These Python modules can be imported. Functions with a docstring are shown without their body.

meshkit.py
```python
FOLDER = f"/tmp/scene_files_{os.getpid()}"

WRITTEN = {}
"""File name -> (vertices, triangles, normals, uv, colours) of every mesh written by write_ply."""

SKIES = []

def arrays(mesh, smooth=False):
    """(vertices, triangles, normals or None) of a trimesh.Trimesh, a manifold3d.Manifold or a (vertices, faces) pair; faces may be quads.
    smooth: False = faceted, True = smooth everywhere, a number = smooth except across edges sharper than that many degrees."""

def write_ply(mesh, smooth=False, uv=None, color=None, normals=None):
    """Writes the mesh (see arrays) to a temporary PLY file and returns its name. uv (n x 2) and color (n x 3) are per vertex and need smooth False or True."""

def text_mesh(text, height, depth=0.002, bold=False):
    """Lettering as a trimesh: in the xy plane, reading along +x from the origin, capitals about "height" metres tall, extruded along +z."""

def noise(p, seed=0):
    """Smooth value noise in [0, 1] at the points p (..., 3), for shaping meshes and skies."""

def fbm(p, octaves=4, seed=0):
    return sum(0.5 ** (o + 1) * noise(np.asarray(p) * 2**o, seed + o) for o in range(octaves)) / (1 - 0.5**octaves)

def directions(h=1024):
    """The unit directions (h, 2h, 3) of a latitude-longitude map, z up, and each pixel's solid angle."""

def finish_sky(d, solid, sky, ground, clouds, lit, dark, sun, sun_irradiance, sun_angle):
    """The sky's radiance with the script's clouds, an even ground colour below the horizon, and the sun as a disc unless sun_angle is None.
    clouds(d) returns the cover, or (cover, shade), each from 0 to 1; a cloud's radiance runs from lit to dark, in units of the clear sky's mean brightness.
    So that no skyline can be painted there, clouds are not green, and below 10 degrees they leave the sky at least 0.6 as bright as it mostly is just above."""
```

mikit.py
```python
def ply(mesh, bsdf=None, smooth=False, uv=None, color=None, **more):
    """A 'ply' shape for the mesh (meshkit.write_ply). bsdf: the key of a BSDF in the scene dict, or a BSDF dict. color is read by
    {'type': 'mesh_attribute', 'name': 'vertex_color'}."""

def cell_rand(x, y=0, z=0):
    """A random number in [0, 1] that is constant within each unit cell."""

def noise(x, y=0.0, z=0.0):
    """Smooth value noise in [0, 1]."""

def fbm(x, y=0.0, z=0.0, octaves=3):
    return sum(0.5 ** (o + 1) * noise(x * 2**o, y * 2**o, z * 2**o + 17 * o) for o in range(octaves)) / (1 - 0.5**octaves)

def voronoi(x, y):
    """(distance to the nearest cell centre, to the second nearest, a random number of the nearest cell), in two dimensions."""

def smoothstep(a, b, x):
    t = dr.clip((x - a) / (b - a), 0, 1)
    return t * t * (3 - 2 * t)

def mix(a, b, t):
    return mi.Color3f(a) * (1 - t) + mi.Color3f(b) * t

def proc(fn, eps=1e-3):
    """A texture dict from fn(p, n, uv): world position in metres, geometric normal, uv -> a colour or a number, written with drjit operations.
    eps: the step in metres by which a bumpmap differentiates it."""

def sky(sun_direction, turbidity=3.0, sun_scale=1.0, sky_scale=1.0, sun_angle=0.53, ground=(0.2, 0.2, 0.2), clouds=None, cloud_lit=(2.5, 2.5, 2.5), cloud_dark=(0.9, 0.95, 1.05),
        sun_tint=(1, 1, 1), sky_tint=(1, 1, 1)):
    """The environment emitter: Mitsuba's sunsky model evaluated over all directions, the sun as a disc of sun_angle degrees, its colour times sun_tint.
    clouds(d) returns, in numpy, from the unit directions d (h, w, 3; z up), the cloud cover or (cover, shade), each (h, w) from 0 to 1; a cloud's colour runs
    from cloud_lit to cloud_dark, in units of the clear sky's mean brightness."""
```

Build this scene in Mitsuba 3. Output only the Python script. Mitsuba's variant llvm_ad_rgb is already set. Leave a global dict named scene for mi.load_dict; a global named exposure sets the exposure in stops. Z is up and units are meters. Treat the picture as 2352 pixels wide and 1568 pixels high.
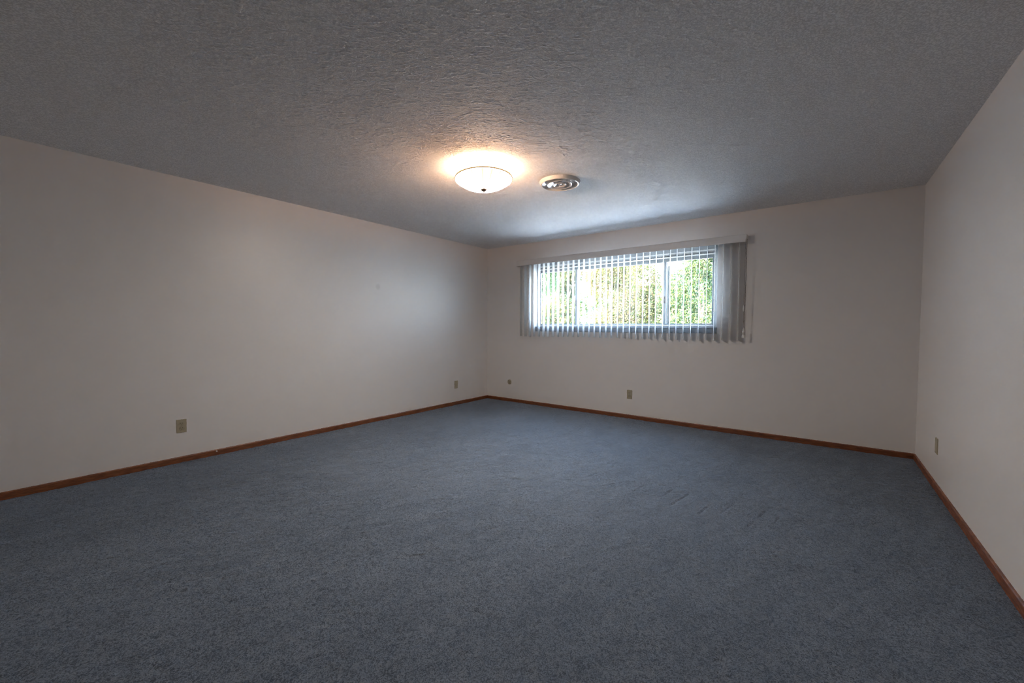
import math, random
import numpy as np, trimesh, mitsuba as mi, mikit, meshkit
import drjit as dr
from scipy.ndimage import gaussian_filter
from shapely.geometry import Polygon, box as sbox

random.seed(7)
RNG = np.random.default_rng(7)
T = mi.ScalarTransform4f
scene, labels = {}, {}

# ------------------------------------------------------------------ camera, sky, sun, exposure
CAM = np.array([4.382, -5.093, 1.179])
FWD = np.array([-0.605, 0.796, -0.0360])
UP = np.array([-0.025, 0.027, 0.999])
FOCAL = 937.368                                   # pixels on the 2352 wide frame
scene['camera'] = {'type': 'perspective', 'fov_axis': 'x', 'fov': math.degrees(2 * math.atan(1176 / FOCAL)),
                   'near_clip': 0.02, 'far_clip': 300.0,
                   'to_world': T().look_at(origin=CAM.tolist(), target=(CAM + FWD).tolist(), up=UP.tolist())}
SUN = (-0.35, -0.62, 0.80)                        # high sun behind the house: no direct beam through the window
scene['sky'] = mikit.sky(SUN, turbidity=8.0, sun_scale=235.0, sky_scale=265.0, sun_angle=1.5, ground=(0.25, 0.25, 0.24), sky_tint=(1.02, 1.02, 0.98))
LAMP = 21.5                                        # brightness of the ceiling lamp
exposure = 0.0

W, H, D = 5.074, 2.44, 6.0                        # room: x 0..W, y -D..0, z 0..H ; window in the wall y = 0
WX0, WX1, WZ0, WZ1 = 0.938, 3.423, 1.185, 2.125   # window opening


# ------------------------------------------------------------------ helpers
def numbered(key):
    if key not in scene and key not in labels and not any(k.startswith(key + '__') for k in scene):
        return key
    n = 1
    while True:
        k = f'{key}_{n:03d}'
        if k not in scene and k not in labels and not any(q.startswith(k + '__') for q in scene):
            return k
        n += 1


def obj(name, mesh, mat, parent=None, smooth=False, label=None, kind=None, **kw):
    key = numbered(f'{parent}__{name}' if parent else name)
    scene[key] = mikit.ply(mesh, mat, smooth=smooth, **kw)
    d = {}
    if label: d['label'] = label
    if kind: d['kind'] = kind
    if d: labels[key] = d
    return key


def thing(name, label, cat, group=None, kind=None):
    key = numbered(name)
    labels[key] = {'label': label}
    if cat: labels[key]['category'] = cat
    if group: labels[key]['group'] = group
    if kind: labels[key]['kind'] = kind
    return key


def bx(x0, x1, y0, y1, z0, z1):
    m = trimesh.creation.box((x1 - x0, y1 - y0, z1 - z0))
    m.apply_translation(((x0 + x1) / 2, (y0 + y1) / 2, (z0 + z1) / 2))
    return m


def cbx(x0, x1, y0, y1, z0, z1, c=0.001):
    """box with chamfered edges (convex hull of 24 points)"""
    p = []
    for a in (x0, x1):
        for b in (y0, y1):
            for d in (z0, z1):
                sa, sb, sd = (1 if a == x0 else -1), (1 if b == y0 else -1), (1 if d == z0 else -1)
                p += [(a, b + sb * c, d + sd * c), (a + sa * c, b, d + sd * c), (a + sa * c, b + sb * c, d)]
    return trimesh.Trimesh(np.array(p)).convex_hull


def cat(*ms):
    return trimesh.util.concatenate(list(ms))


def revolve(prof, n=64):
    m = trimesh.creation.revolve(np.array(prof, float), sections=n)
    trimesh.repair.fix_normals(m)
    return m


def extr(poly, h):
    return trimesh.creation.extrude_polygon(poly, h, engine='earcut')


def profile_run(prof, p0, p1, inward, mitre0=0.0, mitre1=0.0):
    """sweep the (out, z) profile from p0 to p1; out is measured along `inward`; mitre: shortening per unit of out"""
    p0, p1, n = np.array(p0, float), np.array(p1, float), np.array(inward, float)
    d = (p1 - p0) / np.linalg.norm(p1 - p0)
    a, b = [], []
    for o, z in prof:
        q0 = p0 + n * o + d * o * mitre0
        q1 = p1 + n * o - d * o * mitre1
        a.append((q0[0], q0[1], z)); b.append((q1[0], q1[1], z))
    k = len(prof)
    v = np.array(a + b)
    f = []
    for i in range(k):
        j = (i + 1) % k
        f += [(i, j, k + j), (i, k + j, k + i)]
    caps = trimesh.creation.triangulate_polygon(Polygon(prof), engine='earcut')
    cf = np.array(caps[1])
    f += [tuple(t) for t in cf] + [tuple(t[::-1] + k) for t in cf]
    m = trimesh.Trimesh(v, np.array(f), process=False)
    m.fix_normals()
    return m


def grid_mesh(xs, ys, z, flip=False):
    X, Y = np.meshgrid(xs, ys, indexing='ij')
    v = np.stack([X, Y, z], -1).reshape(-1, 3)
    n, k = len(xs), len(ys)
    idx = np.arange(n * k).reshape(n, k)
    a, b, c, d = idx[:-1, :-1].ravel(), idx[1:, :-1].ravel(), idx[1:, 1:].ravel(), idx[:-1, 1:].ravel()
    f = np.concatenate([np.stack([a, b, c], 1), np.stack([a, c, d], 1)])
    if flip: f = f[:, ::-1]
    return trimesh.Trimesh(v, f, process=False)


def tube(pts, r, n=8):
    v, f = [], []
    p = np.array(pts, float)
    t = np.gradient(p, axis=0); t /= np.linalg.norm(t, axis=1, keepdims=True)
    a = np.cross(t, [0.3, 1, 0.2]); a /= np.linalg.norm(a, axis=1, keepdims=True)
    b = np.cross(t, a)
    rr = np.broadcast_to(r, (len(p),))
    ang = np.arange(n) * 2 * np.pi / n
    v = (p[:, None] + rr[:, None, None] * (np.cos(ang)[None, :, None] * a[:, None] + np.sin(ang)[None, :, None] * b[:, None])).reshape(-1, 3)
    for i in range(len(p) - 1):
        for j in range(n):
            q, w, e, s = i * n + j, i * n + (j + 1) % n, (i + 1) * n + (j + 1) % n, (i + 1) * n + j
            f += [(q, w, e), (q, e, s)]
    v = np.vstack([v, p[0], p[-1]]); c0, c1 = len(v) - 2, len(v) - 1
    for j in range(n):
        f += [(c0, (j + 1) % n, j), (c1, (len(p) - 1) * n + j, (len(p) - 1) * n + (j + 1) % n)]
    m = trimesh.Trimesh(v, np.array(f), process=False); m.fix_normals()
    return m


# ------------------------------------------------------------------ materials
def rgb(*c):
    return {'type': 'rgb', 'value': list(map(float, c))}


def principled(col, rough, spec=0.5, **kw):
    return {'type': 'twosided', 'b': {'type': 'principled', 'base_color': col if isinstance(col, dict) else rgb(*col), 'roughness': rough, 'specular': spec, **kw}}


def orange_peel(p, n, uv):
    return mikit.fbm(p.x * 70, p.y * 70, p.z * 70, octaves=2) * 0.9 + mikit.noise(p.x * 9, p.y * 9, p.z * 9) * 0.9


WALL = (0.70, 0.67, 0.655)


def wall_left_colour(p, n, uv):
    d = dr.sqrt(dr.square(p.y + 2.068) + dr.square(p.z - 1.668) * 0.8)
    spot = 1 - mikit.smoothstep(0.015, 0.045, d)
    return mikit.mix(WALL, (0.62, 0.59, 0.575), spot)


def bump(inner, fn, scale, eps):
    return {'type': 'twosided', 'b': {'type': 'bumpmap', 'arbitrary': mikit.proc(fn, eps=eps), 'scale': scale, 'bsdf': inner}}


WALL_ROUGH, WALL_SPEC = 0.40, 0.6
scene['mat_wall'] = bump({'type': 'principled', 'base_color': rgb(*WALL), 'roughness': WALL_ROUGH, 'specular': WALL_SPEC}, orange_peel, 0.0006, 0.002)
scene['mat_wall_left'] = bump({'type': 'principled', 'base_color': mikit.proc(wall_left_colour), 'roughness': WALL_ROUGH, 'specular': WALL_SPEC}, orange_peel, 0.0006, 0.002)
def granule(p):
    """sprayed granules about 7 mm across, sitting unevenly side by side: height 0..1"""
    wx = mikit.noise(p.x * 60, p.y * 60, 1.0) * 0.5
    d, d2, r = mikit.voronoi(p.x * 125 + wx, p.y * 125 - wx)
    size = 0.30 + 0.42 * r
    return dr.sqrt(dr.maximum(1 - dr.square(d / size), 0)) * (0.45 + 0.55 * r)


def popcorn(p, n, uv):
    return granule(p)


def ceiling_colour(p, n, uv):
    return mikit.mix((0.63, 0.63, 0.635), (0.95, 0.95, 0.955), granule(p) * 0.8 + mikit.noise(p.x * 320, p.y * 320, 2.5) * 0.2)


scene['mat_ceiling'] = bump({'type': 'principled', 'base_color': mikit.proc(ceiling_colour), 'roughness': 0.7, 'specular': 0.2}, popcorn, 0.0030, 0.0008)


def carpet_colour(p, n, uv):
    g = mikit.noise(p.x * 430, p.y * 430, 3.0)
    f = mikit.cell_rand(p.x * 260, p.y * 260, 5.0)              # one value per tuft
    m = mikit.fbm(p.x * 95, p.y * 95, 8.0, octaves=2)
    t = dr.clip((g - 0.5) * 0.8 + 0.5 + (f - 0.5) * 0.9 + (m - 0.5) * 0.65, 0, 1)
    c = mikit.mix((0.034, 0.041, 0.051), (0.150, 0.168, 0.192), t)
    big = mikit.fbm(p.x * 1.9, p.y * 1.9, 4.0, octaves=3)
    # pile brushed one way or the other: soft streaks
    st = mikit.fbm((p.x * 0.94 - p.y * 0.34) * 22, (p.x * 0.34 + p.y * 0.94) * 5, 6.0, octaves=3)
    return c * (0.70 + 0.28 * big + 0.34 * st)


scene['mat_carpet'] = {'type': 'twosided', 'b': {'type': 'principled', 'base_color': mikit.proc(carpet_colour), 'roughness': 0.95, 'specular': 0.1, 'sheen': 0.25}}
scene['mat_subfloor'] = principled((0.3, 0.26, 0.2), 0.9, 0.1)


def wood(p, n, uv):
    along = p.x + p.y
    g = mikit.fbm(along * 3.5, p.z * 160, (p.x - p.y) * 20, octaves=3)
    s = mikit.fbm(along * 40, p.z * 700, 2.0, octaves=2)
    c = mikit.mix((0.092, 0.026, 0.009), (0.165, 0.050, 0.015), mikit.smoothstep(0.25, 0.75, g))
    return c * (0.9 + 0.2 * s)


scene['mat_wood'] = {'type': 'twosided', 'b': {'type': 'principled', 'base_color': mikit.proc(wood), 'roughness': 0.38, 'specular': 0.5}}
scene['mat_almond'] = principled((0.36, 0.31, 0.22), 0.35)
scene['mat_almond_dark'] = principled((0.33, 0.285, 0.20), 0.4)
scene['mat_slot'] = principled((0.02, 0.016, 0.012), 0.7, 0.2)
scene['mat_screw'] = principled((0.30, 0.26, 0.19), 0.35)
scene['mat_white_paint'] = principled((0.70, 0.70, 0.69), 0.4)
scene['mat_valance'] = principled((0.63, 0.60, 0.58), 0.42)
scene['mat_aluminium'] = principled((0.17, 0.19, 0.20), 0.45, 0.3)
scene['mat_frame'] = principled((0.34, 0.36, 0.37), 0.42, metallic=0.1)
scene['mat_sill'] = principled((0.24, 0.26, 0.28), 0.4)
scene['mat_sash_dark'] = principled((0.045, 0.055, 0.055), 0.5, 0.2)
scene['mat_latch'] = principled((0.03, 0.03, 0.032), 0.4)
scene['mat_glass'] = {'type': 'thindielectric', 'int_ior': 1.5}
scene['mat_vane'] = {'type': 'principledthin', 'base_color': rgb(0.66, 0.67, 0.66), 'roughness': 0.45, 'diff_trans': 0.75, 'spec_trans': 0.0}
scene['mat_cord'] = principled((0.55, 0.53, 0.50), 0.5)
scene['mat_cord_dark'] = principled((0.16, 0.14, 0.13), 0.5)
scene['mat_clear_plastic'] = principled((0.75, 0.74, 0.72), 0.25)
scene['mat_brass'] = principled((0.72, 0.42, 0.17), 0.35, metallic=0.5)
scene['mat_bronze'] = principled((0.16, 0.09, 0.05), 0.35, metallic=0.6)
scene['mat_vent'] = principled((0.72, 0.71, 0.70), 0.22, 0.6)
scene['mat_vent_cone'] = principled((0.68, 0.68, 0.69), 0.25, metallic=0.2)
scene['mat_vent_dark'] = principled((0.03, 0.03, 0.034), 0.6)
scene['mat_bulb_base'] = principled((0.6, 0.6, 0.6), 0.3, metallic=0.8)
scene['mat_lamp_glass'] = {'type': 'twosided', 'b': {'type': 'diffuse', 'reflectance': rgb(0.55, 0.53, 0.5)}}

scene['mat_rib'] = {'type': 'principledthin', 'base_color': rgb(0.011, 0.012, 0.010), 'roughness': 0.5, 'diff_trans': 1.9, 'spec_trans': 0.0}
scene['mat_rib_light'] = {'type': 'principledthin', 'base_color': rgb(0.018, 0.022, 0.023), 'roughness': 0.5, 'diff_trans': 1.9, 'spec_trans': 0.0}

# ------------------------------------------------------------------ room shell
S = dict(kind='structure')


def struct(name, mesh, mat, label, smooth=False):
    return obj(name, mesh, mat, None, smooth, label, 'structure')


hole = Polygon([(-0.15, 0), (W + 0.15, 0), (W + 0.15, H + 0.2), (-0.15, H + 0.2)],
               [[(WX0, WZ0), (WX1, WZ0), (WX1, WZ1), (WX0, WZ1)]])
wb = extr(hole, 0.15)                                   # in x, z; extruded along +y
wb.apply_transform(np.array([[1, 0, 0, 0], [0, 0, 1, 0], [0, 1, 0, 0], [0, 0, 0, 1.0]])); wb.fix_normals()
struct('wall_back', wb, 'mat_wall', 'off-white painted back wall around the window')
struct('wall_left', bx(-0.15, 0, -D, 0, 0, H + 0.2), 'mat_wall_left', 'off-white satin painted long wall on the left')
struct('wall_right', bx(W, W + 0.15, -D, 0, 0, H + 0.2), 'mat_wall', 'off-white painted wall at the right edge')
struct('wall_front', bx(-0.15, W + 0.15, -D - 0.15, -D, 0, H + 0.2), 'mat_wall', 'off-white painted wall behind the viewer')

# ceiling: sprayed texture as real relief
def relief(nx, ny, seed, s1, s2):
    r = np.random.default_rng(seed)
    a = gaussian_filter(r.standard_normal((nx, ny)).astype(np.float32), s1, mode='wrap'); a /= a.std()
    b = gaussian_filter(r.standard_normal((nx, ny)).astype(np.float32), s2, mode='wrap'); b /= b.std()
    return a, b


YB = -5.35                                               # relief runs this far back; plain slab beyond (behind the viewer)
cx = np.linspace(0, W, int(W / 0.0058) + 1); cy = np.linspace(YB, 0, int(-YB / 0.0058) + 1)
a, b = relief(len(cx), len(cy), 3, 0.55, 2.2)
h = np.maximum(a + 0.25 * b - 0.2, 0) ** 0.9 * 0.0012
edge = np.minimum(np.minimum(cx, W - cx)[:, None], np.minimum(-cy, 10)[None, :])
h *= np.clip((edge - 0.004) / 0.03, 0, 1)
cm = grid_mesh(cx, cy, H - h, flip=True)
slab = bx(0, W, -D, 0, H + 0.012, H + 0.2)
rear = bx(0, W, -D, YB, H, H + 0.011)
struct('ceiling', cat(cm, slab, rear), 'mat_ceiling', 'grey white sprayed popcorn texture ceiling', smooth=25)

# floor: slab and cut pile carpet as real relief
struct('floor', bx(-0.15, W + 0.15, -D - 0.15, 0.15, -0.15, -0.012), 'mat_subfloor', 'floor of the empty room under blue grey carpet')
fx = np.linspace(0, W, int(W / 0.0084) + 1); fy = np.linspace(YB, 0, int(-YB / 0.0084) + 1)
a, b = relief(len(fx), len(fy), 5, 0.7, 3.0)
big = gaussian_filter(np.random.default_rng(8).standard_normal((len(fx), len(fy))).astype(np.float32), 30, mode='wrap'); big /= big.std()
z = 0.0012 * a + 0.0004 * b + 0.0012 * big
CREASES = [((3.327, -2.259), (3.352, -2.110)), ((3.510, -2.258), (3.547, -2.057)), ((3.614, -2.326), (3.658, -2.084)),
           ((3.789, -2.343), (3.824, -2.154)), ((3.898, -2.268), (3.940, -2.065)), ((4.058, -2.362), (4.119, -2.072)),
           ((4.177, -2.228), (4.203, -2.072)), ((3.504, -2.704), (3.542, -2.761)), ((3.798, -2.889), (3.844, -2.941)),
           ((2.713, -3.778), (2.772, -3.712)), ((1.809, -2.988), (1.812, -2.865)), ((3.142, -2.249), (3.156, -2.205))]
FX, FY = np.meshgrid(fx, fy, indexing='ij')
for (p0, p1) in CREASES:                                 # parted pile left by the vacuum cleaner
    p0, p1 = np.array(p0), np.array(p1); L = np.linalg.norm(p1 - p0); d = (p1 - p0) / L
    s = (FX - p0[0]) * d[0] + (FY - p0[1]) * d[1]
    q = -(FX - p0[0]) * d[1] + (FY - p0[1]) * d[0]
    e = np.clip(np.minimum(s, L - s) / 0.04 + 0.6, 0, 1)
    z -= 0.006 * e * np.exp(-(q / 0.0060) ** 2)
obj('carpet_pile', cat(grid_mesh(fx, fy, z), bx(0, W, -D, YB, -0.011, 0.0)), 'mat_carpet', 'floor', True,
    'blue grey heathered cut pile carpet', 'stuff')

# baseboards
BP = [(0, -0.01), (0.013, -0.01), (0.013, 0.043), (0.0115, 0.047), (0.008, 0.050), (0, 0.051)]
def baseboard(name, p0, p1, inward, label, m0, m1):
    k = obj(name, profile_run(BP, p0, p1, inward, m0, m1), 'mat_wood', None, 30, label, 'structure')
baseboard('baseboard_left', (0, -D), (0, 0), (1, 0), 'reddish brown wooden baseboard along the left wall', 1, 1)
baseboard('baseboard_back', (0, 0), (W, 0), (0, -1), 'reddish brown wooden baseboard below the window wall', 1, 1)
baseboard('baseboard_right', (W, -D), (W, 0), (-1, 0), 'reddish brown wooden baseboard along the right wall', 1, 1)

nub = revolve([(0, -0.004), (0.004, -0.004), (0.0065, 0.0), (0.004, 0.005), (0, 0.006)], 14); nub.apply_translation((0.016, -3.79, 0.037))
obj('nub', nub, 'mat_white_paint', 'baseboard_left', 30, 'small white nub stuck on the baseboard')

# ------------------------------------------------------------------ window
wn = thing('window_1', 'wide three-part aluminium sliding window in the back wall', None, kind='structure')
FY0, FY1 = 0.062, 0.112                                   # frame depth range
SX1, SX2 = 1.594, 2.825                                   # meeting stiles
GZ0, GZ1 = 1.222, 1.985
fr = cat(cbx(WX0, WX1, FY0, FY1, WZ0, 1.205), cbx(WX0, WX1, FY0, FY1, 2.050, WZ1),
         cbx(WX0, WX0 + 0.035, FY0, FY1, 1.205, 2.050), cbx(WX1 - 0.035, WX1, FY0, FY1, 1.205, 2.050),
         )
obj('frame', fr, 'mat_frame', wn, False, 'brushed aluminium window frame')
for z_ in (2.073, 2.029, 1.203):
    obj('track_lip', cbx(WX0 + 0.03, WX1 - 0.03, FY0 - 0.012, FY0 + 0.004, z_ - 0.007, z_ + 0.007), 'mat_white_paint', wn, False, 'bright narrow track lip')
def sash(x0, x1, y0, y1):
    w = 0.030
    s = obj('sash', cat(cbx(x0, x1, y0, y1, 1.205, GZ0 + 0.004), cbx(x0, x1, y0, y1, GZ1 - 0.004, 2.050),
                        cbx(x0, x0 + w, y0, y1, GZ0, GZ1), cbx(x1 - w, x1, y0, y1, GZ0, GZ1)), 'mat_aluminium', wn)
    ym = (y0 + y1) / 2
    pane = trimesh.Trimesh([(x0 + w, ym, GZ0), (x1 - w, ym, GZ0), (x1 - w, ym, GZ1), (x0 + w, ym, GZ1)], [(0, 1, 2), (0, 2, 3)], process=False)
    obj('pane', pane, 'mat_glass', s)
    return s
sl = sash(WX0 + 0.035, SX1 + 0.018, 0.066, 0.086)
sm = sash(SX1 - 0.012, SX2 + 0.022, 0.088, 0.108)
sr = sash(SX2 - 0.016, WX1 - 0.035, 0.066, 0.086)
for s, x in ((sl, SX1 + 0.003), (sr, SX2 - 0.001)):
    obj('latch', cat(cbx(x - 0.007, x + 0.007, 0.052, 0.066, 1.478, 1.556, 0.002), cbx(x - 0.004, x + 0.004, 0.040, 0.054, 1.50, 1.53, 0.0015)),
        'mat_latch', s, False, 'black sliding sash latch')
# dark screen frame stile outside the right panel
obj('screen_stile', cbx(SX2 + 0.018, SX2 + 0.046, 0.112, 0.124, 1.205, 1.94), 'mat_sash_dark', wn, False, 'dark grey green screen stile')
obj('sill', cat(cbx(WX0 - 0.004, WX1 + 0.004, -0.014, FY0, 1.168, 1.186, 0.003), cbx(WX0 - 0.002, WX1 + 0.002, -0.010, 0.0, 1.122, 1.168, 0.002),
                cbx(WX0 - 0.002, WX1 + 0.002, -0.013, 0.0, 1.112, 1.122, 0.002)), 'mat_sill', wn, False, 'grey window sill with a dark lower lip')

# ------------------------------------------------------------------ vertical blind
vb = thing('vertical_blind', 'open white vertical blind hanging under a plain valance at the window', 'blind')
VX0, VX1, VZ0, VZ1, VY = 0.672, 3.718, 2.092, 2.174, -0.112
obj('valance', cat(cbx(VX0, VX1, VY, VY + 0.004, VZ0, VZ1, 0.0012), cbx(VX0, VX0 + 0.004, VY + 0.003, -0.0005, VZ0, VZ1, 0.001),
                   cbx(VX1 - 0.004, VX1, VY + 0.003, -0.0005, VZ0, VZ1, 0.001), cbx(VX0 + 0.003, VX1 - 0.003, VY - 0.003, VY + 0.001, VZ1 - 0.006, VZ1 + 0.001, 0.0008)),
    'mat_valance', vb, False, 'off-white flat valance board with short end returns')
obj('headrail', cat(cbx(VX0 + 0.02, VX1 - 0.02, -0.085, -0.045, 2.115, 2.150, 0.002), cbx(VX0 + 0.3, VX0 + 0.33, -0.085, -0.001, 2.150, 2.156, 0.001),
                    cbx(VX1 - 0.33, VX1 - 0.30, -0.085, -0.001, 2.150, 2.156, 0.001)), 'mat_white_paint', vb, False, 'white headrail behind the valance')
n_v, VW = 37, 0.089
x0v, x1v = 0.729, 3.647
for i in range(n_v):
    xc = x0v + (x1v - x0v) * i / (n_v - 1) + RNG.uniform(-0.0025, 0.0025)
    th = math.radians(11.2 + RNG.uniform(-1.6, 1.6) + (6 if i in (3,) else 0))
    m = 7
    u = np.linspace(-0.5, 0.5, m) * VW
    sag = 0.0065 * (1 - (2 * u / VW) ** 2)
    c, s = math.cos(th), math.sin(th)
    # along the vane: towards the glass it leans left; sag bows sideways
    px = xc - s * u + c * sag
    py = -0.062 + c * u + s * sag
    zt, zb = 2.112, 1.040 + RNG.uniform(-0.002, 0.002)
    zs = np.linspace(zb, zt, 4)
    v = np.array([[px[k] + 0.003 * RNG.uniform(-1, 1) * 0, py[k], zz] for zz in zs for k in range(m)])
    f = []
    for r_ in range(len(zs) - 1):
        for k in range(m - 1):
            q = r_ * m + k
            f += [(q, q + 1, q + m + 1), (q, q + m + 1, q + m)]
    vk = obj('vane', trimesh.Trimesh(v, f, process=False), 'mat_vane', vb, True)
cxr, cyr = 3.724, -0.108
obj('cord', cat(tube([(cxr, cyr, 2.12), (cxr - 0.002, cyr, 1.8), (cxr - 0.006, cyr, 1.5), (cxr - 0.012, cyr, 1.21), (cxr - 0.012, cyr, 1.17)], 0.0022),
                tube([(cxr - 0.012, cyr - 0.012, 2.12), (cxr - 0.014, cyr - 0.01, 1.8), (cxr - 0.016, cyr - 0.008, 1.5), (cxr - 0.018, cyr - 0.004, 1.17)], 0.0016)),
    'mat_cord_dark', vb, True, 'thin dark pull cord')
tas = revolve([(0, -0.045), (0.006, -0.045), (0.007, -0.02), (0.004, 0.012), (0.002, 0.02), (0, 0.02)], 16); tas.apply_translation((cxr - 0.02, cyr - 0.005, 1.40))
obj('tassel', tas, 'mat_clear_plastic', vb, 30, 'small pale cord joiner')
wt = cat(revolve([(0, 0), (0.013, 0), (0.014, 0.006), (0.013, 0.028), (0.006, 0.036), (0.007, 0.052), (0.010, 0.060), (0.006, 0.078), (0.003, 0.10), (0, 0.10)], 20))
wt.apply_translation((cxr - 0.016, cyr, 1.070))
obj('weight', wt, 'mat_clear_plastic', vb, 30, 'pale plastic cord weight')

# ------------------------------------------------------------------ ceiling lamp
lamp = thing('ceiling_lamp', 'lit ribbed glass bowl ceiling lamp with brass rim and bronze finial', 'lamp')
LC = np.array([2.235, -2.643, 2.332])
R0 = 0.224
# the glass hangs a little out of level
tilt = trimesh.transformations.rotation_matrix(math.radians(3.2), np.cross([0.66, -0.75, 0], [0, 0, 1.0])) @ trimesh.transformations.rotation_matrix(math.radians(1.2), [0.66, -0.75, 0])
def put(m):
    m = m.copy(); m.apply_transform(tilt); m.apply_translation(LC); return m
NR = 56
def bowl_mesh():
    rings, seg = 22, NR * 6
    out = []
    for inner in (0, 1):
        for i in range(rings + 1):
            t = i / rings
            rr = R0 * math.sin(t * math.pi / 2) if i else 0.0
            rr = R0 * t ** 0.92
            zz = -0.074 * (1 - t ** 2.2)
            for k in range(seg):
                a_ = 2 * math.pi * k / seg
                flute = 0.0016 * math.cos(NR * a_) * min(1, max(0, (t - 0.12) / 0.4))
                out.append((rr * math.cos(a_), rr * math.sin(a_), zz + (0.0045 if inner else 0) - flute))
    v = np.array(out); N = (rings + 1) * seg; f = []
    def q(i, k, o): return o + i * seg + k % seg
    for i in range(rings):
        for k in range(seg):
            A, B, C, E_ = q(i, k, 0), q(i, k + 1, 0), q(i + 1, k + 1, 0), q(i + 1, k, 0)
            f += [(A, C, B), (A, E_, C)]
            A, B, C, E_ = q(i, k, N), q(i, k + 1, N), q(i + 1, k + 1, N), q(i + 1, k, N)
            f += [(A, B, C), (A, C, E_)]
    for k in range(seg):
        A, B, C, E_ = q(rings, k, 0), q(rings, k + 1, 0), q(rings, k + 1, N), q(rings, k, N)
        f += [(A, E_, C), (A, C, B)]
    m = trimesh.Trimesh(v, f, process=True); m.update_faces(m.nondegenerate_faces()); m.fix_normals()
    return m


def split_bowl(m):
    """(outer skin with the edge, inner skin): only the outer skin glows into the room"""
    fc = m.triangles_center; r = np.hypot(fc[:, 0], fc[:, 1]) / R0
    mid = -0.074 * (1 - np.clip(r, 0, 1) ** (2.2 / 0.92)) + 0.00225
    inner = (fc[:, 2] > mid) & (m.face_normals[:, 2] > 0.15)
    return m.submesh([np.nonzero(~inner)[0]], append=True, repair=False), m.submesh([np.nonzero(inner)[0]], append=True, repair=False)


outer_skin, inner_skin = split_bowl(bowl_mesh())
k = obj('glass_bowl', put(outer_skin), 'mat_lamp_glass', lamp, True, 'glowing white fluted glass bowl')
obj('inner_face', put(inner_skin), 'mat_lamp_glass', k, True)
scene[k]['emitter'] = {'type': 'area', 'radiance': rgb(4.95 * LAMP, 4.38 * LAMP, 3.8 * LAMP)}
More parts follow.
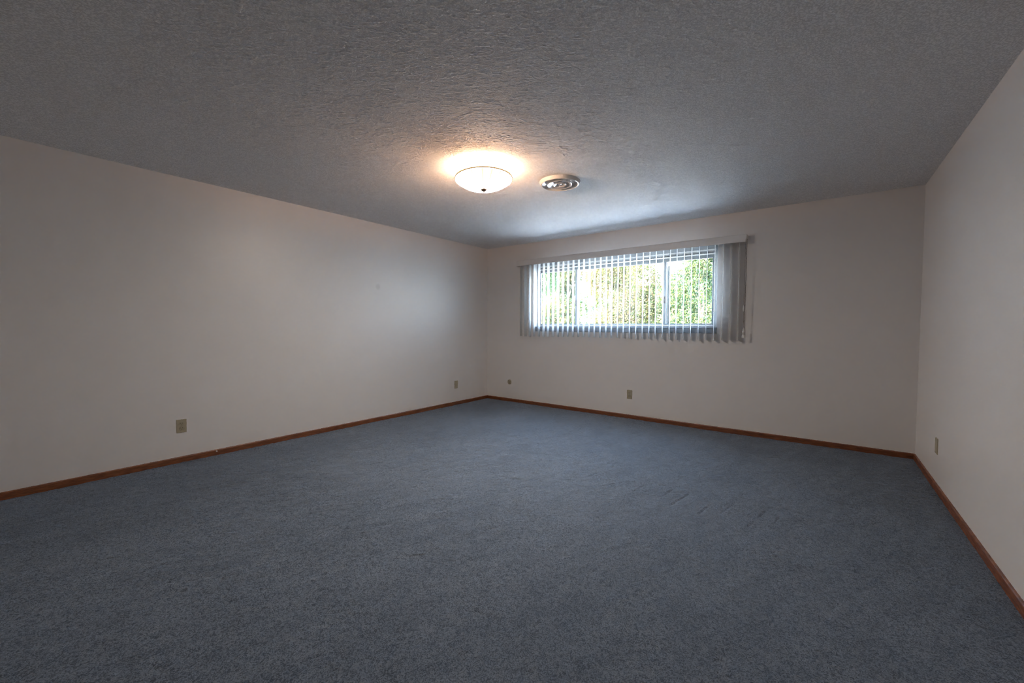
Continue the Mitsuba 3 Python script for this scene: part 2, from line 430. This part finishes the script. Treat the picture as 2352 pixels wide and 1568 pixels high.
# amber tinted glass ribs on the outside of the bowl, fading out towards the middle
rr_ = random.Random(4)
NRIB = 54
for q in range(NRIB):
    a0 = 2 * math.pi * (q + rr_.uniform(-0.3, 0.3)) / NRIB
    t0, w0 = rr_.uniform(0.30, 0.6), rr_.uniform(0.0035, 0.0095)
    v, f = [], []
    for i in range(9):
        t = t0 + (0.985 - t0) * i / 8
        rad_ = R0 * t ** 0.92; zz = -0.074 * (1 - t ** 2.2) - 0.0030
        wq = w0 * (0.25 + 0.75 * i / 8)
        for sg in (-1, 1):
            v.append((rad_ * math.cos(a0) - sg * wq * math.sin(a0), rad_ * math.sin(a0) + sg * wq * math.cos(a0), zz))
    for i in range(8):
        f += [(2 * i, 2 * i + 1, 2 * i + 3), (2 * i, 2 * i + 3, 2 * i + 2)]
    obj('rib', put(trimesh.Trimesh(v, f, process=False)), ('mat_rib_light', 'mat_rib', 'mat_rib_light')[q % 3], k, True)

prof = [(R0 - 0.001, -0.003), (R0 + 0.003, -0.003), (R0 + 0.0045, 0.001), (R0 + 0.003, 0.005), (R0 - 0.001, 0.005)]
obj('rim', put(revolve(prof + prof[:1], 96)), 'mat_brass', lamp, 30, 'thin brass rim')
fin = revolve([(0, -0.030), (0.003, -0.030), (0.005, -0.026), (0.003, -0.021), (0.008, -0.018), (0.021, -0.010), (0.024, -0.005), (0.022, 0.0), (0, 0.0)], 32)
fin.apply_translation((0, 0, -0.074)); obj('finial', put(fin), 'mat_bronze', lamp, 30, 'bronze finial')
stem = revolve([(0, -0.074), (0.005, -0.074), (0.005, 0.085), (0, 0.085)], 16); obj('stem', put(stem), 'mat_bulb_base', lamp, 30)
pan = revolve([(0, 0.0), (0.045, 0.0), (0.050, -0.004), (0.048, -0.010), (0.035, -0.014), (0, -0.014)], 48); pan.apply_translation((LC[0], LC[1], H)); pan.fix_normals()
obj('ceiling_pan', pan, 'mat_white_paint', lamp, 30)
for ang in (132, 252, 12):
    ca, sa = math.cos(math.radians(ang)), math.sin(math.radians(ang))
    obj('hanger', put(tube([(ca * 0.045, sa * 0.045, 0.096), (ca * 0.19, sa * 0.19, 0.035), (ca * (R0 + 0.004), sa * (R0 + 0.004), 0.008), (ca * (R0 + 0.005), sa * (R0 + 0.005), -0.002)], 0.002)), 'mat_brass', lamp, True)
for ang in (40, 220):
    ca, sa = math.cos(math.radians(ang)), math.sin(math.radians(ang))
    b_ = trimesh.creation.icosphere(3, 0.027); b_.apply_scale((1, 1, 0.85)); b_.apply_translation((LC[0] + ca * 0.095, LC[1] + sa * 0.095, LC[2] + 0.006))
    kb = obj('bulb', b_, 'mat_lamp_glass', lamp, True, 'lit bulb inside the bowl')
    scene[kb]['emitter'] = {'type': 'area', 'radiance': rgb(26 * LAMP, 14.8 * LAMP, 8.4 * LAMP)}
    s_ = tube([(LC[0] + ca * 0.075, LC[1] + sa * 0.075, 2.358), (LC[0] + ca * 0.05, LC[1] + sa * 0.05, 2.416)], 0.013, 12)
    obj('socket', s_, 'mat_bulb_base', lamp, 30)

# ------------------------------------------------------------------ round ceiling vent
vent = thing('ceiling_vent', 'round white ceiling air diffuser with concentric rings beside the lamp', 'vent')
VC = (2.530, -1.978)
def vput(m):
    m.apply_translation((VC[0], VC[1], H)); return m
def ring(prof, n=72):
    m = revolve(prof + prof[:1], n); return m
obj('flange', vput(ring([(0.172, 0.004), (0.178, -0.001), (0.172, -0.014), (0.164, -0.026), (0.157, -0.028), (0.154, -0.024), (0.150, -0.010), (0.118, 0.006), (0.118, 0.010), (0.172, 0.010)])), 'mat_vent', vent, 40, 'white outer ring')
obj('throat', vput(revolve([(0, 0.008), (0.14, 0.008), (0.14, 0.0095), (0, 0.0095)], 48)), 'mat_vent_dark', vent, False, 'dark duct opening')
for ro, ri, z0_ in ((0.106, 0.062, -0.029), (0.055, 0.026, -0.030)):
    obj('cone', vput(ring([(ro, z0_), (ro + 0.002, z0_ + 0.002), (ro - 0.006, z0_ + 0.005), (ri, z0_ + 0.024), (ri - 0.003, z0_ + 0.024), (ro - 0.012, z0_ + 0.003)])), 'mat_vent_cone', vent, 40)
obj('hub', vput(revolve([(0, -0.026), (0.004, -0.027), (0.006, -0.024), (0.018, -0.020), (0.020, -0.016), (0.016, -0.008), (0, -0.006)], 36)), 'mat_vent_cone', vent, 40)
obj('screw', vput(revolve([(0, -0.040), (0.0025, -0.040), (0.003, -0.026), (0, -0.026)], 12)), 'mat_bulb_base', vent, 30)
for ang in (60, 180, 300):
    ca, sa = math.cos(math.radians(ang)), math.sin(math.radians(ang))
    obj('bracket', vput(tube([(ca * 0.018, sa * 0.018, -0.012), (ca * 0.06, sa * 0.06, -0.002), (ca * 0.125, sa * 0.125, 0.004)], 0.0022)), 'mat_vent_cone', vent, True)

# ------------------------------------------------------------------ outlets and plates
def place(m, pos, facing):
    """local: x right, z up, y out of the wall -> world"""
    fx_ = {'+x': np.array([[0, 1, 0], [-1, 0, 0], [0, 0, 1]]), '-y': np.array([[-1, 0, 0], [0, -1, 0], [0, 0, 1]]), '-x': np.array([[0, -1, 0], [1, 0, 0], [0, 0, 1]])}[facing]
    M = np.eye(4); M[:3, :3] = fx_; M[:3, 3] = pos
    m = m.copy(); m.apply_transform(M); m.fix_normals()
    return m


def plate_mesh(w=0.070, h=0.115, holes=()):
    p = sbox(-w / 2, -h / 2, w / 2, h / 2).buffer(-0.004).buffer(0.004)
    for hl in holes: p = p.difference(hl)
    a_ = extr(p, 0.0035)
    q = p.buffer(-0.003)
    b_ = extr(q, 0.0058)
    m = cat(a_, b_)
    m.apply_transform(np.array([[1, 0, 0, 0], [0, 0, 1, 0], [0, 1, 0, 0], [0, 0, 0, 1.0]])); m.fix_normals()
    return m


def flat(poly, d, y):
    m = extr(poly, d)
    m.apply_transform(np.array([[1, 0, 0, 0], [0, 0, 1, 0], [0, 1, 0, 0], [0, 0, 0, 1.0]])); m.apply_translation((0, y, 0)); m.fix_normals()
    return m


from shapely.geometry import Point
def recept(zc):
    return Point(0, zc).buffer(0.0172, 32).intersection(sbox(-0.0172, zc - 0.0142, 0.0172, zc + 0.0142))


def outlet(name, label, pos, facing):
    t = thing(name, label, 'outlet')
    holes = [recept(z_).buffer(0.0006) for z_ in (0.0195, -0.0195)]
    obj('cover_plate', place(plate_mesh(holes=holes), pos, facing), 'mat_almond', t)
    for zc in (0.0195, -0.0195):
        slots = [sbox(-0.0084, zc - 0.001, -0.0048, zc + 0.008), sbox(0.0048, zc - 0.0005, 0.0084, zc + 0.007), Point(0, zc - 0.0084).buffer(0.0029, 12)]
        face = recept(zc)
        for s_ in slots: face = face.difference(s_)
        r_ = obj('receptacle', place(flat(face, 0.0068, 0.0004), pos, facing), 'mat_almond_dark', t)
        for s_ in slots:
            obj('slot', place(flat(s_.buffer(0.0002), 0.0030, 0.0002), pos, facing), 'mat_slot', r_)
    obj('screw', place(flat(Point(0, 0).buffer(0.0032, 12), 0.0068, 0.0004), pos, facing), 'mat_screw', t)
    return t


def blank(name, label, pos, facing, cat_='wall plate'):
    t = thing(name, label, cat_)
    obj('cover_plate', place(plate_mesh(), pos, facing), 'mat_almond', t)
    for zc in (0.0415, -0.0415):
        obj('screw', place(flat(Point(0, zc).buffer(0.0034, 12), 0.0068, 0.0004), pos, facing), 'mat_screw', t)
    return t


outlet('wall_outlet', 'almond duplex power outlet low on the left wall, nearest the viewer', (0.0, -4.037, 0.314), '+x')
outlet('wall_outlet', 'almond duplex power outlet low on the back wall under the window', (2.421, 0.0, 0.312), '-y')
blank('wall_plate', 'narrow almond blank cover plate low on the left wall near the far corner', (0.0, -0.719, 0.305), '+x')
blank('wall_plate', 'almond blank cover plate low on the right wall beside the right corner', (W, -0.835, 0.315), '-x')
jk = thing('round_jack', 'small round beige jack plate on the back wall just right of the far corner', 'wall jack')
JP = (0.466, 0.0, 0.310)
m = revolve([(0, 0), (0.039, 0), (0.039, 0.004), (0.036, 0.007), (0.014, 0.009), (0, 0.009)], 48)
m.apply_transform(np.array([[1, 0, 0, 0], [0, 0, 1, 0], [0, 1, 0, 0], [0, 0, 0, 1.0]]))
obj('cover_plate', place(m, JP, '-y'), 'mat_almond', jk, 30)
for dx, dz, r_ in ((0.012, 0.012, 0.0055), (-0.014, 0.004, 0.005), (0.0, -0.014, 0.0045)):
    obj('hole', place(flat(Point(dx, dz).buffer(r_, 16), 0.0015, 0.0082), JP, '-y'), 'mat_slot', jk)

# ------------------------------------------------------------------ outside the window
def leafmat(col, tr):
    return {'type': 'principledthin', 'base_color': rgb(*col), 'roughness': 0.5, 'diff_trans': tr, 'spec_trans': 0.0}


scene['mat_leaf_green'] = leafmat((0.0204, 0.0470, 0.0290), 1.0)
scene['mat_leaf_fresh'] = leafmat((0.0366, 0.0569, 0.0194), 1.0)
scene['mat_leaf_pale'] = leafmat((0.0382, 0.0492, 0.0296), 1.0)
scene['mat_leaf_yellow'] = leafmat((0.0509, 0.0446, 0.0235), 1.0)
scene['mat_leaf_orange'] = leafmat((0.0525, 0.0407, 0.0290), 1.0)
scene['mat_bark'] = principled((0.20, 0.15, 0.11), 0.9, 0.1)
def ground_col(p, n, uv):
    g = mikit.fbm(p.x * 0.8, p.y * 0.8, 1.0, octaves=4)
    return mikit.mix((0.62, 0.62, 0.60), (0.74, 0.74, 0.73), g)
scene['mat_ground'] = {'type': 'twosided', 'b': {'type': 'diffuse', 'reflectance': mikit.proc(ground_col)}}
scene['mat_brick'] = principled((0.085, 0.048, 0.038), 0.85, 0.1)
scene['mat_roof'] = principled((0.05, 0.048, 0.048), 0.85, 0.1)
GZ = -0.45
struct('ground', bx(-45, 45, 0.16, 70, GZ - 0.2, GZ), 'mat_ground', 'pale sunlit yard outside the window')


def leaves(centres, radii, n, size, seed, droop=0.3):
    r = np.random.default_rng(seed)
    w = np.array([a * b * c for a, b, c in radii]) ** (2 / 3); w /= w.sum()
    which = r.choice(len(centres), n, p=w)
    d = r.standard_normal((n, 3)); d /= np.linalg.norm(d, axis=1, keepdims=True)
    rad = r.uniform(0.45, 1.0, (n, 1)) ** 0.6
    p = np.array(centres)[which] + d * rad * np.array(radii)[which] * (1 + 0.12 * r.standard_normal((n, 1)))
    p[:, 2] = np.maximum(p[:, 2], GZ + 0.1)
    nrm = d * 0.6 + r.standard_normal((n, 3)) * 0.7 + [0, 0, 0.5]
    nrm /= np.linalg.norm(nrm, axis=1, keepdims=True)
    t = np.cross(nrm, r.standard_normal((n, 3))); t[:, 2] -= droop; t -= nrm * (t * nrm).sum(1, keepdims=True); t /= np.linalg.norm(t, axis=1, keepdims=True)
    b_ = np.cross(nrm, t)
    L_ = size * r.uniform(0.7, 1.3, (n, 1)); Wd = L_ * 0.32
    tip, root = p + t * L_, p
    m1 = p + t * L_ * 0.45 + b_ * Wd; m2 = p + t * L_ * 0.45 - b_ * Wd
    v = np.stack([root, m1, tip, m2], 1).reshape(-1, 3)
    i = np.arange(n) * 4
    f = np.concatenate([np.stack([i, i + 1, i + 2], 1), np.stack([i, i + 2, i + 3], 1)])
    return trimesh.Trimesh(v, f, process=False)


def tree(name, label, x, y, hgt, wid, mats, n, size, seed, droop=0.3, low=0.2):
    t = thing(name, label, 'tree' if name.endswith('tree') else 'shrub')
    r = random.Random(seed)
    cs, rs = [], []
    for q in range(14):
        a_ = r.uniform(0, 6.28); rr = wid * 0.55 * r.random() ** 0.5
        zz = GZ + hgt * r.uniform(low, 0.88)
        cs.append((x + rr * math.cos(a_), y + rr * 0.6 * math.sin(a_), zz)); s_ = wid * r.uniform(0.30, 0.48)
        rs.append((s_, s_ * 0.8, s_ * 1.1))
    share = 1.0 / len(mats)
    for q, mt in enumerate(mats):
        obj('foliage', leaves(cs, rs, int(n * share), size, seed * 10 + q, droop), mt, t, False, None, 'stuff')
    pts = [(x, y, GZ), (x + 0.05, y, GZ + hgt * 0.4), (x - 0.03, y + 0.05, GZ + hgt * 0.8)]
    br = [tube(pts, [0.09, 0.07, 0.03])]
    for q in range(6):
        c_ = cs[q]; z0_ = GZ + hgt * (0.2 + 0.08 * q)
        br.append(tube([(x, y, z0_), ((x + c_[0]) / 2, (y + c_[1]) / 2, (z0_ + c_[2]) / 2 + 0.1), c_], [0.035, 0.025, 0.012], 6))
    obj('trunk', cat(*br), 'mat_bark', t, True)


tree('garden_tree', 'cool green leafy tree outside, behind the left end of the blind', -4.75, 8.1, 5.2, 1.36, ['mat_leaf_green', 'mat_leaf_green', 'mat_leaf_pale'], 42000, 0.052, 11)
tree('garden_tree', 'yellow and orange leaved tree outside the middle window panel', -1.55, 8.3, 5.4, 1.38, ['mat_leaf_yellow', 'mat_leaf_fresh', 'mat_leaf_orange', 'mat_leaf_pale'], 44000, 0.050, 12)
tree('garden_shrub', 'fresh green drooping shrub outside the right window panel', 1.55, 7.7, 4.9, 1.36, ['mat_leaf_fresh', 'mat_leaf_green', 'mat_leaf_pale'], 38000, 0.060, 13, droop=1.2)
tree('garden_tree', 'dusky green tree in the back row behind the drooping shrub', 1.2, 12.2, 6.6, 1.55, ['mat_leaf_green', 'mat_leaf_pale'], 16000, 0.09, 16)
tree('garden_tree', 'pale leaved tree in the back row between the green tree and the yellow tree', -5.6, 12.0, 6.8, 1.58, ['mat_leaf_pale', 'mat_leaf_green', 'mat_leaf_yellow'], 30000, 0.075, 14)
tree('garden_tree', 'light green tree in the back row between the yellow tree and the drooping shrub', -2.15, 12.1, 6.8, 1.55, ['mat_leaf_fresh', 'mat_leaf_pale', 'mat_leaf_yellow'], 30000, 0.075, 15)

hg = thing('garden_hedge', 'tall mixed green hedge closing the yard behind the trees', 'hedge')
hr = random.Random(3)
hc, hs = [], []
for q in range(50):
    hx = -15.0 + 21.0 * q / 49
    for zc_ in (0.3, 1.6, 2.7):
        hc.append((hx + hr.uniform(-0.2, 0.2), 16.0 + hr.uniform(-0.3, 0.3), zc_ + hr.uniform(-0.3, 0.3))); hs.append((0.6, 0.5, 0.85))
for q, mt in enumerate(('mat_leaf_green', 'mat_leaf_pale', 'mat_leaf_fresh')):
    obj('foliage', leaves(hc, hs, 18000, 0.13, 300 + q), mt, hg, False, None, 'stuff')
obj('stem', cat(*[tube([(-14.8 + 20.6 * q / 24, 16.0, GZ), (-14.75 + 20.6 * q / 24, 16.0, 1.4), (-14.8 + 20.6 * q / 24, 16.05, 2.7)], [0.05, 0.04, 0.02], 6) for q in range(25)]), 'mat_bark', hg, True, None, 'stuff')

# house across the yard, only glimpsed at the top of the right panel
nb = thing('neighbour_house', 'pinkish brick house with grey roof glimpsed above the shrub through the right panel', 'house')
obj('wall', bx(-6.0, 4.5, 19.0, 24.0, GZ, 3.6), 'mat_brick', nb)
rp = Polygon([(18.6, 3.6), (24.4, 3.6), (21.5, 5.4)])
rm = extr(rp, 11.3); rm.apply_transform(np.array([[0, 0, 1, -6.4], [1, 0, 0, 0], [0, 1, 0, 0], [0, 0, 0, 1.0]])); rm.fix_normals()
obj('roof', rm, 'mat_roof', nb)
